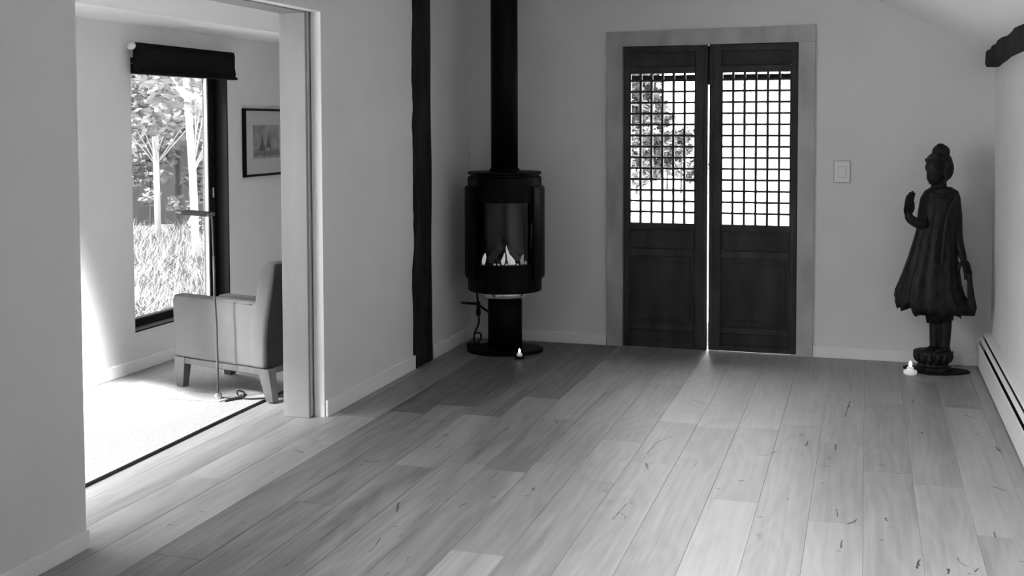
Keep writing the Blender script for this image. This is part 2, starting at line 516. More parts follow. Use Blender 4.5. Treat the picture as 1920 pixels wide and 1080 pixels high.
for pts, wd in MARKS:
    pts = [Vector((x, y, 0.0005)) for x, y in pts]
    seg = sum((q - p).length for p, q in zip(pts, pts[1:]))
    npt = max(3, min(12, int(seg / .014)))
    res = []
    for i in range(npt + 1):
        d = seg * i / npt
        for p, q in zip(pts, pts[1:]):
            l = (q - p).length
            if d <= l + 1e-9:
                res.append(p.lerp(q, d / max(l, 1e-6)))
                break
            d -= l
    pts = [p + Vector((rng.uniform(-.3, .3), rng.uniform(-.2, .2), 0)) * wd for p in res]
    d0 = (pts[1] - pts[0]).normalized(); d1 = (pts[-1] - pts[-2]).normalized()
    pts = [pts[0] - d0 * wd * .8] + pts + [pts[-1] + d1 * wd * .8]
    Lr, Rr = [], []
    for i, p in enumerate(pts):
        t = (pts[min(i + 1, len(pts) - 1)] - pts[max(i - 1, 0)]).normalized()
        s = Vector((-t.y, t.x, 0))
        h = wd * (0.08 if i in (0, len(pts) - 1) else rng.uniform(.22, .62))
        Lr.append(bm.verts.new(p + s * h)); Rr.append(bm.verts.new(p - s * h))
    for i in range(len(pts) - 1):
        bm.faces.new((Lr[i], Lr[i + 1], Rr[i + 1], Rr[i]))
kn = obj('knots', bm, 'knot', floor)
kn['kind'] = 'stuff'

# ------------------------------------------------------------------ walls
Y0, HT = -1.7, 3.3
OY0, OY1, OZ = 3.33, 5.19, 2.068        # the wide opening to the side room


def multi(name, boxes, material, parent=None):
    bm = bmesh.new()
    for b in boxes:
        box(bm, *b)
    return obj(name, bm, material, parent)


wl = struct(multi('wall_left', [
    (-2.685, XL, Y0, -1.5, 0, HT), (-2.685, XL, -1.5, -.35, 2.3, HT), (-2.685, XL, -1.5, -.35, 0, .12), (-2.685, XL, -.35, OY0, 0, HT), (-2.685, XL, OY1, 7.64, 0, HT), (-2.685, XL, OY0, OY1, OZ, HT),
    (-2.84, -2.697, Y0, -1.5, 0, HT), (-2.84, -2.697, -1.5, -.35, 2.3, HT), (-2.84, -2.697, -1.5, -.35, 0, .12), (-2.84, -2.697, -.35, OY0 - .02, 0, HT), (-2.84, -2.697, OY1 - .03, 8.4, 0, HT), (-2.84, -2.697, OY0 - .02, OY1 - .03, OZ + .0, HT),
    (-2.70, -2.68, -.34, OY0 - .05, 0, HT), (-2.70, -2.68, OY1 + .05, 7.64, 0, HT), (-2.70, -2.68, OY0 - .05, OY1 + .05, OZ + .05, HT),
], 'wall'))
# white reveal strip at the arris, pale oak jamb and head behind the pocket slot
bx('reveal_strip', (-2.685, XL + .001, OY1 - .006, OY1, 0, OZ), 'reveal', wl)
bx('reveal_strip', (-2.685, XL + .001, OY0, OY1, OZ - .006, OZ), 'reveal', wl)
t1 = struct(bx('trim_1', (-2.838, -2.692, OY1 - .052, OY1 - .03, 0, OZ - .012), 'jamb', None, .003))
t2 = struct(bx('trim_2', (-2.838, -2.692, OY0 - .02, OY1 - .03, OZ - .012, OZ + .006), 'jamb', None, .002))
t5 = struct(bx('trim_3', (-2.838, -2.692, OY0 - .02, OY0 + .001, 0, OZ - .012), 'jamb', None, .002))

# back wall with the door opening
DX0, DX1, DZ = -1.60, -0.375, 2.05
wb = struct(multi('wall_back', [
    (-2.84, DX0, YB, YB + .20, 0, HT), (DX1, 0.95, YB, YB + .20, 0, HT), (DX0, DX1, YB, YB + .20, DZ, HT)], 'wall'))
wr = struct(multi('wall_right', [(XR, XR + .20, Y0, YB, 0, 2.0)], 'wall'))
# wall behind the camera
wf = struct(multi('wall_front', [(-2.84, 0.95, Y0 - .15, Y0, 0, HT)], 'wall'))
# ceiling: rises from the right wall, flat over the rest
bm = bmesh.new()
zc = lambda x: 1.935 + 0.515 * (0.672 - x)
prism(bm, [(0.96, zc(0.96)), (-1.1, zc(-1.1)), (-2.9, zc(-1.1)), (-2.9, zc(-1.1) + .2), (-1.1, zc(-1.1) + .2), (0.96, zc(0.96) + .2)], 1, Y0 - .15, YB + .2)
struct(obj('ceiling', bm, 'ceiling'))

# side room
WY0, WY1, WZ0, WZ1 = 5.83, 6.91, 0.235, 1.90
HY0, HY1, HZ0, HZ1 = 1.6, 4.40, 0.15, 2.30
wsl = struct(multi('wall_side_room', [
    (XF - .2, XF, 0.6, HY0, 0, 2.6), (XF - .2, XF, HY1, WY0, 0, 2.6), (XF - .2, XF, WY1, 8.5, 0, 2.6),
    (XF - .2, XF, HY0, HY1, 0, HZ0), (XF - .2, XF, HY0, HY1, HZ1, 2.6),
    (XF - .2, XF, WY0, WY1, 0, WZ0), (XF - .2, XF, WY0, WY1, WZ1, 2.6)], 'wall'))
struct(multi('wall_side_room_end', [(XF - .2, -2.70, 8.3, 8.45, 0, 2.6)], 'wall'))
struct(multi('wall_side_room_near', [(XF - .2, -2.70, 0.6, 0.75, 0, 2.6)], 'wall'))
struct(multi('ceiling_side_room', [(XF - .2, -2.70, 0.6, 8.45, 2.45, 2.6)], 'ceiling'))
struct(bx('trim_4', (XF, -3.73, 0.75, 8.3, 2.10, 2.45), 'ceiling', None, 0))

# baseboards
def baseboard(name, dims):
    return struct(bx(name, dims, 'trim', None, .004, 2))


BH = 0.075
baseboard('baseboard_left', (XL, XL + .018, OY1, 6.375, 0, .085))
baseboard('baseboard_left_near', (XL, XL + .020, -.34, OY0 - .005, 0, .066))
baseboard('baseboard_left_corner', (XL, XL + .018, 6.69, YB, 0, .085))
baseboard('baseboard_back', (XL + .018, -1.662, YB - .016, YB, 0, BH))
baseboard('baseboard_back_right', (-0.315, XR - .07, YB - .016, YB, 0, .07))
baseboard('baseboard_side_room', (XF, XF + .018, 0.75, 8.3, 0, BH))

# old timber post let into the left wall
bm = bmesh.new()
ny, nz = 7, 60
zt = HT
gridf = []
for i in range(nz + 1):
    z = zt * i / nz
    rowv = []
    e0 = 6.388 + .028 * (noise.noise(Vector((0, 3, z * 3))) + .5 * noise.noise(Vector((0, 9, z * 11)))) - (.012 if z < .7 else 0)
    e1 = 6.680 + .012 * noise.noise(Vector((4, 3, z * 2)))
    for j in range(ny + 1):
        y = e0 + (e1 - e0) * j / ny
        x = XL + .016 + .006 * noise.noise(Vector((y * 14, 1, z * 2.0))) - (.008 if j in (0, ny) else 0)
        rowv.append(bm.verts.new((x, y, z)))
    gridf.append([bm.verts.new((XL - .03, e0, z))] + rowv + [bm.verts.new((XL - .03, e1, z))])
for a, b in zip(gridf, gridf[1:]):
    for j in range(len(a) - 1):
        bm.faces.new((a[j], a[j + 1], b[j + 1], b[j]))
bm.faces.new(gridf[0]); bm.faces.new(gridf[-1][::-1])
post = tag(obj('timber_post', bm, 'post'), 'rough dark old timber post let into the left wall near the stove', 'post')

# beam along the top of the right wall
bm = bmesh.new()
rings = []
nb = 46
for i in range(nb + 1):
    y = YB - 0.005 - (YB - Y0 - .02) * i / nb
    d = YB - y
    zb = 1.835 - (0.014 * math.exp(-((d - .15) / .2) ** 2)) + .008 * noise.noise(Vector((y * 3, 0, 2))) + (.012 if d > .75 else 0)
    ztp = zb + .112 + .012 * noise.noise(Vector((y * 2.2, 5, 2))) + (.014 if d > .75 else 0)
    xo = 0.675 + .012 * noise.noise(Vector((y * 2.5, 8, 1))) - (.012 if d > .75 else 0)
    rings.append([bm.verts.new(p) for p in ((0.76, y, zb), (xo + .01, y, zb + .002), (xo, y, zb + .02), (xo + .004, y, ztp - .02), (xo + .014, y, ztp), (0.76, y, ztp + .01))])
for a, b in zip(rings, rings[1:]):
    for j in range(6):
        bm.faces.new((a[j], a[(j + 1) % 6], b[(j + 1) % 6], b[j]))
bm.faces.new(rings[0]); bm.faces.new(rings[-1][::-1])
tag(obj('timber_beam', bm, 'post'), 'rough dark timber beam running along the top of the right wall', 'beam')

# ------------------------------------------------------------------ door casing and the two antique lattice leaves
trim = struct(empty('trim_5'))
cy0, cy1 = YB - .018, YB + .20
bx('casing_post', (-1.658, -1.553, cy0, cy1, 0, 2.005), 'casing', trim, .002)
bx('casing_post', (-0.418, -0.316, cy0, cy1, 0, 2.008), 'casing', trim, .002)
bm = bmesh.new()
prism(bm, [(-1.658, 2.003), (-0.316, 2.008), (-0.316, 2.113), (-1.658, 2.098)], 1, cy0, cy1)
obj('casing_head', bm, 'casing', trim)

bar_mesh = {}


def shared_bar(kind, size):
    key = (kind, size)
    if key not in bar_mesh:
        bm = bmesh.new()
        if kind == 'v': box(bm, -.0078, .0078, -.011, .011, -size / 2, size / 2)
        else: box(bm, -size / 2, size / 2, -.009, .009, -.0070, .0070)
        me = bpy.data.meshes.new('lattice_bar')
        bm.to_mesh(me); bm.free()
        me.materials.append(M['door'])
        bar_mesh[key] = me
    return bar_mesh[key]


def leaf(name, x0, x1, lx0, lx1, zoff, mid_right):
    r = struct(empty(name, (0, 0, 0)))
    ya, yb = YB + .008, YB + .052
    P = lambda nm, d, mt='door', bev=.003: bx(nm, d, mt, r, bev, 1)
    zt = 2.0 + zoff
    zbm = 0.0015 if mid_right else 0.004
    P('stile', (x0, lx0, ya, yb, zbm, zt)); P('stile', (lx1, x1, ya, yb, zbm, zt))
    # a worn bead along the meeting stile
    if mid_right: P('bead', (x1 - .030, x1 - .022, ya - .005, ya + .004, .1, zt - .03), 'door', .002)
    else: P('bead', (x0 + .022, x0 + .030, ya - .005, ya + .004, .1, zt - .03), 'door', .002)
    rails = [(zbm, .040), (.118, .160), (.612, .662), (.790, .834), (1.822, 1.868), (1.962, zt)]
    for a, b in rails:
        P('rail', (lx0, lx1, ya + .002, yb - .002, a, b))
    # panels
    for a, b in ((.040, .118), (.662, .790), (1.868, 1.962)):
        P('panel', (lx0, lx1, ya + .022, ya + .034, a, b), 'doorpanel', .0)
    pm = P('panel', (lx0, lx1, ya + .018, ya + .032, .160, .612), 'doorpanel', .0)
    bm = bmesh.new()
    i, wq = .030, .010
    for d in ((lx0 + i, lx0 + i + wq, .160 + i, .612 - i), (lx1 - i - wq, lx1 - i, .160 + i, .612 - i),
              (lx0 + i, lx1 - i, .160 + i, .160 + i + wq), (lx0 + i, lx1 - i, .612 - i - wq, .612 - i)):
        box(bm, d[0], d[1], ya + .010, ya + .020, d[2], d[3], .002, 1)
    mo = obj('panel_moulding', bm, 'door', pm)
    # moulding around the lattice opening
    bm = bmesh.new()
    for d in ((lx0, lx0 + .008, .834, 1.822), (lx1 - .008, lx1, .834, 1.822)):
        box(bm, d[0], d[1], ya + .006, yb - .006, d[2], d[3])
    obj('lattice_frame', bm, 'door', r)
    ncol, nrow, top = 6, 13, 1.776
    cw = (lx1 - lx0) / ncol
    rh = (top - .834) / nrow
    for c in range(1, ncol):
        b = bpy.data.objects.new('lattice_bar', shared_bar('v', round(1.824 - .832, 4)))
        COL.objects.link(b); b.parent = r
        b.location = (lx0 + cw * c, ya + .022, (1.824 + .832) / 2)
    for q in range(1, nrow + 1):
        b = bpy.data.objects.new('lattice_bar', shared_bar('h', round(lx1 - lx0, 4)))
        COL.objects.link(b); b.parent = r
        b.location = ((lx0 + lx1) / 2, ya + .022, .834 + rh * q)
    return r


leaf('door_1', -1.550, -0.9925, -1.509, -1.072, .0028, True)
dl = leaf('door_2', -0.982, -0.421, -0.904, -0.463, .0065, False)
bx('meeting_strip', (-1.000, -.970, YB + .053, YB + .064, 1.745, 2.0), 'door', dl)
# glazed outer door behind them
d3 = struct(empty('door_3'))
bm = bmesh.new()
for d in ((-1.60, -1.545, 0.0, 2.05), (-0.428, -0.375, 0.0, 2.05), (-1.60, -0.375, 1.785, 1.816), (-1.60, -0.375, 1.98, 2.05)):
    box(bm, d[0], d[1], YB + .145, YB + .185, d[2], d[3])
obj('frame', bm, 'frame2', d3)
bx('pane', (-1.545, -0.428, YB + .162, YB + .168, 0.02, 1.785), 'glass', d3)
bx('pane', (-1.545, -0.428, YB + .162, YB + .168, 1.816, 1.98), 'glass', d3)

# ------------------------------------------------------------------ side room windows
w1 = struct(empty('window_1'))
bm = bmesh.new()
for d in ((WY0, WY0 + .008, WZ0, WZ1), (WY1 - .012, WY1, WZ0, WZ1), (WY0, WY1, WZ0, WZ0 + .010), (WY0, WY1, WZ1 - .03, WZ1)):
    box(bm, XF - .11, XF - .001 if d[0] != WY0 or d[1] == WY1 else XF - .03, d[0], d[1], d[2], d[3])
obj('lining', bm, 'frame', w1)
bm = bmesh.new()
for d in ((WY0 + .008, WY0 + .06, WZ0, WZ1), (WY1 - .085, WY1 - .012, WZ0, WZ1), (WY0, WY1, WZ0, WZ0 + .055), (WY0, WY1, WZ1 - .09, WZ1)):
    box(bm, XF - .15, XF - .10, d[0], d[1], d[2], d[3], .004, 1)
obj('sash_frame', bm, 'frame2', w1)
bx('glazing_bead', (XF - .125, XF - .105, WY1 - .099, WY1 - .086, WZ0 + .055, WZ1 - .09), 'trim', w1)
bx('pane', (XF - .130, XF - .124, WY0 + .04, WY1 - .06, WZ0 + .04, WZ1 - .06), 'tinted', w1)
bm = bmesh.new()
box(bm, XF - .100, XF - .088, WY1 - .055, WY1 - .038, 0.99, 1.06, .004)
obj('handle', bm, 'chrome', w1)
w2 = struct(empty('window_2'))
bm = bmesh.new()
for d in ((HY0, HY0 + .06, HZ0, HZ1), (HY1 - .06, HY1, HZ0, HZ1), (HY0, HY1, HZ0, HZ0 + .06), (HY0, HY1, HZ1 - .06, HZ1)):
    box(bm, XF - .15, XF - .08, d[0], d[1], d[2], d[3])
obj('frame', bm, 'frame', w2)
bx('pane', (XF - .12, XF - .114, HY0 + .03, HY1 - .03, HZ0 + .03, HZ1 - .03), 'tinted', w2)
w3 = struct(empty('window_3'))
bm = bmesh.new()
for d in ((-1.5, -1.43, .12, 2.3), (-.42, -.35, .12, 2.3), (-1.5, -.35, .12, .2), (-1.5, -.35, 2.22, 2.3)):
    box(bm, -2.83, -2.76, d[0], d[1], d[2], d[3])
obj('frame', bm, 'frame', w3)

bx('pane', (-2.80, -2.794, -1.45, -.40, .15, 2.27), 'dimmed_hall', w3)
w5 = struct(empty('added_patch_light_frame'))  # frame added around the unseen lamp that lights the wall patch
bm = bmesh.new()
for xa, xb, ya, yb in ((-3.53, -3.48, 4.30, 5.50), (-3.22, -3.17, 4.30, 5.50), (-3.48, -3.22, 4.30, 4.36), (-3.48, -3.22, 5.44, 5.50)):
    box(bm, xa, xb, ya, yb, 2.40, 2.4499)
obj('frame', bm, 'trim', w5)
# frame added around the unseen overhead light in the slope
w4 = struct(empty('added_floor_light_frame'))
bm = bmesh.new()
for xa, xb, ya, yb in ((-1.09, -1.03, 1.75, 3.15), (-.33, -.27, 1.75, 3.15), (-1.03, -.33, 1.75, 1.81), (-1.03, -.33, 3.09, 3.15)):
    prism(bm, [(xa, zc(xa) + .05), (xb, zc(xb) + .05), (xb, zc(xb) - .03), (xa, zc(xa) - .03)], 1, ya, yb)
obj('frame', bm, 'trim', w4)

# blind over window
bl = empty('window_blind', (0, 0, 0), 0, 'black folded roman blind over the tall side room window', 'blind')
bx('headrail', (XF, XF + .05, 5.80, 6.86, 1.945, 1.985), 'trim', bl, .006)
bm = bmesh.new()
tube(bm, [(XF + .052, 5.752, 1.965), (XF + .052, 5.83, 1.965)], .021, 14)
obj('roller_end', bm, 'trim', bl, True)
bm = bmesh.new()
# stacked folds
prof = [(XF + .05, 1.985), (XF + .086, 1.985), (XF + .092, 1.95), (XF + .090, 1.88), (XF + .097, 1.84), (XF + .094, 1.815), (XF + .060, 1.812), (XF + .05, 1.86)]
prism(bm, prof, 1, 5.785, 6.865, .004, 2)
obj('folded_cloth', bm, 'blind', bl)
bx('hem_bar', (XF + .056, XF + .104, 5.782, 6.875, 1.798, 1.816), 'blind', bl, .004)

# framed picture
pc = empty('framed_picture', (0, 0, 0), 0, 'black framed small print with wide pale mount on the side room wall', 'picture')
PY0, PY1, PZ0, PZ1 = 7.09, 7.74, 1.120, 1.608
bm = bmesh.new()
fw = .016
for d in ((PY0, PY0 + fw, PZ0, PZ1), (PY1 - fw, PY1, PZ0, PZ1), (PY0, PY1, PZ0, PZ0 + fw), (PY0, PY1, PZ1 - fw, PZ1)):
    box(bm, XF + .001, XF + .030, d[0], d[1], d[2], d[3], .002, 1)
obj('frame', bm, 'frame', pc)
bx('mount', (XF + .004, XF + .016, PY0 + fw, PY1 - fw, PZ0 + fw, PZ1 - fw), 'mount', pc)
pr = bx('print', (XF + .016, XF + .0166, 7.215, 7.595, 1.247, 1.490), 'print_grey', pc)
bm = bmesh.new()


def flat(poly):
    bm.faces.new([bm.verts.new((XF + .0170, y, z)) for y, z in poly])


def spire(y, z0, z1, wd):
    flat([(y - wd, z0), (y - wd * .9, z0 + .02), (y - wd * .35, z0 + .55 * (z1 - z0)), (y, z1), (y + wd * .35, z0 + .5 * (z1 - z0)), (y + wd * .95, z0 + .02), (y + wd, z0)])


spire(7.345, 1.300, 1.425, .050)
spire(7.435, 1.322, 1.425, .036)
obj('dark_shapes', bm, 'print_dark', pr)
bm = bmesh.new()
for i in range(9):
    y = 7.225 + .04 * i + .01 * math.sin(i * 5)
    h = .02 + .014 * math.sin(i * 2.3)
    flat([(y, 1.262 + .006 * (i % 3)), (y + .05, 1.262), (y + .045, 1.30 + h * .4), (y + .01, 1.29 + h)])
obj('low_shapes', bm, 'print_mid', pr)
bx('glass_cover', (XF + .020, XF + .022, PY0 + fw, PY1 - fw, PZ0 + fw, PZ1 - fw), 'picglass', pc)

# ------------------------------------------------------------------ rug
bm = bmesh.new()
rx0, rx1, ry0, ry1 = -4.02, -3.085, 2.9, 6.9
nx, nyv = 40, 150
g = []
for i in range(nx + 1):
    x = rx0 + (rx1 - rx0) * i / nx
    g.append([bm.verts.new((x + (.010 * math.sin(2.1 * (ry0 + (ry1 - ry0) * j / nyv)) * i / nx), ry0 + (ry1 - ry0) * j / nyv, .008 + .0008 * noise.noise(Vector((x * 60, j * .7, 0))))) for j in range(nyv + 1)])
top = []
for a, b in zip(g, g[1:]):
    for j in range(nyv):
        top.append(bm.faces.new((a[j], b[j], b[j + 1], a[j + 1])))
ex = bmesh.ops.extrude_face_region(bm, geom=top)
for v in [e for e in ex['geom'] if isinstance(e, bmesh.types.BMVert)]:
    v.co.z = .001
rug = tag(obj('area_rug', bm, 'rug'), 'pale woven rug with dark bound edge on the side room floor', 'rug')
bm = bmesh.new()
tube(bm, [(rx1 + .010 * math.sin(2.1 * y) + .004, y, .0075) for y in [ry0 + .05 * i for i in range(81)]], .0068, 8)
obj('edge_binding', bm, 'rugedge', rug, True)

# ------------------------------------------------------------------ armless upholstered chair
ch = empty('armchair', (-3.71, 5.52, 0), math.atan2(-.2512, .9679), 'pale upholstered armchair with dark tapered wooden legs standing on the rug', 'chair')
CW = 0.42
arm_prof = [(-.040, .18), (.655, .18), (.655, .50), (.60, .533), (.30, .536), (-.035, .536), (-.056, .515)]
for wa, wb, dz in ((0.0, .085, 0.0), (CW - .085, CW, -.045)):
    bm = bmesh.new()
    prism(bm, [(x, z + (dz if z > .3 else 0)) for x, z in arm_prof], 1, wa, wb, .022, 4)
    obj('arm', bm, 'cream', ch, True)
bm = bmesh.new()
box(bm, -.036, .60, .086, CW - .086, .18, .33, .01, 2)
obj('seat', bm, 'cream', ch, True)
bm = bmesh.new()
box(bm, -.050, .59, .088, CW - .088, .332, .455, .03, 3)
obj('seat_cushion', bm, 'cream', ch, True)
bm = bmesh.new()
prof = [(.585, .50), (.600, .555), (.612, .62), (.628, .685), (.648, .728), (.672, .752), (.705, .764), (.738, .766), (.735, .742), (.706, .575), (.676, .440), (.664, .340), (.662, .182), (.56, .182), (.56, .46)]
prism(bm, prof, 1, -.006, CW + .006, .020, 4)
obj('backrest', bm, 'backcloth', ch, True)
bm = bmesh.new()
tube(bm, smooth_path([(-.030, .003, .524), (.1, .003, .5265), (.3, .003, .527), (.57, .003, .525)], 5), .0035, 6)
obj('piping', bm, 'cream', ch, True)
bm = bmesh.new()
box(bm, -.036, .658, .004, .030, .146, .181, .003, 1); box(bm, -.036, .658, CW - .03, CW - .004, .146, .181, .003, 1)
box(bm, -.036, -.01, .03, CW - .03, .146, .181, .003, 1); box(bm, .632, .658, .03, CW - .03, .146, .181, .003, 1)
box(bm, -.01, .632, .03, CW - .03, .170, .181)
obj('base_rail', bm, 'legwood', ch)


def leg(sx, wy, splay):
    bm = bmesh.new()
    a = [(sx - .042, wy - .006), (sx + .042, wy - .006), (sx + .042, wy + .050), (sx - .042, wy + .050)]
    cxm, cym = sx + splay, wy + .018
    b = [(cxm - .025, cym - .02), (cxm + .025, cym - .02), (cxm + .025, cym + .022), (cxm - .025, cym + .022)]
    A = [bm.verts.new((x, y, .182)) for x, y in a]
    B = [bm.verts.new((x, y, .009)) for x, y in b]
    for i in range(4):
        bm.faces.new((A[i], A[(i + 1) % 4], B[(i + 1) % 4], B[i]))
    bm.faces.new(A); bm.faces.new(B[::-1])
    return obj('leg', bm, 'legwood', ch)


bm = bmesh.new()
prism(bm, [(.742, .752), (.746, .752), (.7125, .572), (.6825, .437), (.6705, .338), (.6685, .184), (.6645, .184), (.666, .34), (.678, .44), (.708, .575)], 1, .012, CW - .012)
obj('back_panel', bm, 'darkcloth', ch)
leg(.004, .006, -.004); leg(.004, CW - .05, -.004); leg(.648, .006, .044); leg(.648, CW - .05, .044)

# ------------------------------------------------------------------ slim reading lamp
lp = empty('floor_lamp', (-3.338, 5.325, 0.0085), 0, 'slim bronze reading lamp with flat base beside the pale armchair', 'lamp')
bm = bmesh.new()
prism(bm, [(-.315, -.070), (.040, -.052), (.075, .075), (-.28, .10)], 2, 0, .006, .0015, 1)
obj('base_plate', bm, 'satin', lp)
bm = bmesh.new()
lathe(bm, [(.022, .004), (.022, .030), (.016, .036), (.010, .040)], 20)
obj('socket', bm, 'chrome', lp, True)
bm = bmesh.new()
tube(bm, [(0, 0, .03), (0, 0, .20), (-.003, 0, .42), (-.012, 0, .56), (-.014, 0, .78)], .0065, 10)
obj('pole', bm, 'bronze', lp, True)
bm = bmesh.new()
tube(bm, smooth_path([(-.014, 0, .76), (-.018, 0, .93), (-.022, 0, .985), (-.034, 0, 1.006)], 5), .0045, 10)
obj('upper_rod', bm, 'bronze', lp, True)
bm = bmesh.new()
prism(bm, [(-.195, 1.000), (-.030, .992), (-.024, 1.000), (-.030, 1.018), (-.195, 1.026)], 1, -.022, .022, .003, 2)
hd = obj('lamp_head', bm, 'lampdark', lp)
bm = bmesh.new()
tube(bm, [(-.027, -.026, 1.004), (-.027, .026, 1.004)], .011, 12)
obj('pivot', bm, 'bronze', hd, True)
# its cord on the floor
bm = bmesh.new()
cpts = [(-3.31, 5.335, .018), (-3.27, 5.345, .014), (-3.235, 5.40, .014), (-3.262, 5.47, .016), (-3.29, 5.455, .03), (-3.27, 5.41, .022), (-3.215, 5.375, .014), (-3.16, 5.372, .0145), (-3.10, 5.405, .014), (-3.0, 5.50, .008), (-2.89, 5.56, .006)]
tube(bm, smooth_path(cpts, 8), .0045, 6)
tube(bm, smooth_path([(-3.215, 5.375, .014), (-3.245, 5.335, .0145), (-3.272, 5.288, .014)], 6), .0055, 6)
tag(obj('lamp_cord', bm, 'cord', None, True), 'black looped lamp cord lying on the rug under the armchair', 'cord')

# ------------------------------------------------------------------ wood stove
ST = empty('gas_stove', (-2.258, 7.055, 0), math.radians(17.7), 'tall black cylindrical gas stove on a pedestal in the room corner', 'stove')
bm = bmesh.new()
lathe(bm, [(.246, 0.0), (.250, .004), (.250, .020), (.246, .024), (.10, .026)], 48, 1.0, .74)
obj('base_plate', bm, 'stove', ST, False)
bm = bmesh.new()
lathe(bm, [(.112, .020), (.112, .412)], 40)
obj('pedestal', bm, 'stove', ST, True)
bm = bmesh.new()
lathe(bm, [(.10, .361), (.136, .360), (.140, .364), (.140, .398), (.135, .408)], 40, 1.0, .9)
obj('steel_tray', bm, 'tray', ST, True)
bm = bmesh.new()
lathe(bm, [(.150, .420), (.235, .405), (.242, .412), (.242, .490), (.236, .498), (.2, .50)], 56, 1.0, .92)
obj('lower_ring', bm, 'stove', ST, False)
# drum with a window cut: side shells + top + bottom bands
A0, A1 = math.radians(-90 - 46), math.radians(-90 + 46)     # window sector faces local -Y
bm = bmesh.new()
sh = [(.236, .485), (.252, .490), (.262, .505), (.262, 1.078), (.252, 1.092), (.236, 1.096), (.225, 1.09), (.225, .49)]
lathe(bm, sh + [sh[0]], 44, 1.0, .94, 0, 0, A1, A0 + 2 * math.pi)
obj('side_shell', bm, 'stove', ST, False)
bm = bmesh.new()
for z0, z1 in ((.488, .590), (.99, 1.094)):
    pr_ = [(.222, z0), (.249, z0), (.249, z1), (.222, z1), (.222, z0)]
    lathe(bm, pr_, 20, 1.0, .94, 0, 0, A0 - .02, A1 + .02)
for a in ((A0 - .02, A0 + .07), (A1 - .07, A1 + .02)):
    lathe(bm, [(.222, .590), (.249, .590), (.249, .99), (.222, .99), (.222, .59)], 6, 1.0, .94, 0, 0, a[0], a[1])
dr = obj('door', bm, 'stove', ST, False)
bm = bmesh.new()
lathe(bm, [(.236, .590), (.236, .99)], 24, 1.0, .94, 0, 0, A0 + .04, A1 - .04)
obj('glass', bm, 'fireglass', dr, True)
bm = bmesh.new()
tube(bm, [(.168, -.212, .70), (.170, -.214, .86)], .006, 8)
obj('handle', bm, 'black', dr, True)
bm = bmesh.new()
lathe(bm, [(.20, 1.085), (.240, 1.09), (.242, 1.10), (.242, 1.146), (.236, 1.152), (.2, 1.153)], 56, 1.0, .94)
obj('upper_ring', bm, 'stove', ST, False)
bm = bmesh.new()
lathe(bm, [(.21, 1.153), (.225, 1.156), (.225, 1.164), (.238, 1.168), (.241, 1.174), (.241, 1.180), (.235, 1.184), (.08, 1.187)], 56, 1.0, .94)
obj('top_plate', bm, 'stove', ST, False)
bm = bmesh.new()
lathe(bm, [(.088, 1.18), (.088, 2.846)], 40)
fl_ = obj('flue_pipe', bm, 'stove', ST, True)
bm = bmesh.new()
lathe(bm, [(.0885, 1.187), (.098, 1.188), (.098, 1.20), (.0885, 1.206)], 40)
obj('flue_collar', bm, 'stove', fl_, True)
# firebox
bm = bmesh.new()
box(bm, -.135, .135, .08, .10, .56, 1.0)
obj('firebox_back', bm, 'firebox', ST)
bm = bmesh.new()
prism(bm, [(-.135, .10), (-.172, -.14), (-.185, -.14), (-.15, .10)], 2, .56, 1.0)
prism(bm, [(.135, .10), (.172, -.14), (.185, -.14), (.15, .10)], 2, .56, 1.0)
box(bm, -.165, .165, -.175, .10, .555, .585)
obj('firebox', bm, 'stove', ST)


def log_piece(a, b, r):
    bm = bmesh.new()
    a, b = Vector(a), Vector(b)
    tube(bm, [a.lerp(b, t / 6) + Vector((0, 0, .004 * math.sin(t * 2.2))) for t in range(7)], [r * (.85 + .2 * abs(math.sin(t * 1.7))) for t in range(7)], 10)
    return obj('log', bm, 'log', ST, True)


log_piece((-.105, -.10, .605), (-.02, -.06, .70), .027)
log_piece((-.085, -.04, .605), (.00, -.08, .735), .024)
log_piece((.10, -.09, .605), (.025, -.07, .69), .022)
log_piece((-.12, .02, .61), (.12, .03, .62), .026)
log_piece((-.05, -.13, .605), (.045, -.10, .635), .020)


def flame(pts, r, m):
    bm = bmesh.new()
    n = len(pts)
    tube(bm, pts, r, 8)
    return obj('flame', bm, m, ST, True)


fy = -.165
flame([(.035, fy, .590), (.034, fy, .62), (.022, fy, .655), (.012, fy, .69), (.010, fy, .715)], [.010, .017, .010, .006, .001], 'flame')
flame([(.060, fy, .592), (.052, fy, .612), (.036, fy, .64), (.024, fy, .66)], [.010, .014, .010, .003], 'flame')
flame([(-.012, fy, .590), (-.012, fy, .612), (-.006, fy, .635), (.0, fy, .668)], [.008, .014, .009, .002], 'flame')
flame([(-.138, fy + .03, .590), (-.136, fy + .03, .612), (-.130, fy + .03, .640), (-.126, fy + .03, .662)], [.009, .013, .011, .003], 'flame')
flame([(.112, fy + .02, .590), (.110, fy + .02, .615), (.114, fy + .02, .640), (.118, fy + .02, .655)], [.010, .012, .009, .003], 'flame_dim')
flame([(.132, fy + .03, .590), (.134, fy + .03, .602), (.136, fy + .03, .612)], [.010, .010, .003], 'flame_dim')
for x in (-.065, -.040, .012, .082):
    bm = bmesh.new()
    ball(bm, (x, fy, .592), (.009, .008, .007), 2)
    obj('ember', bm, 'ember', ST, True)

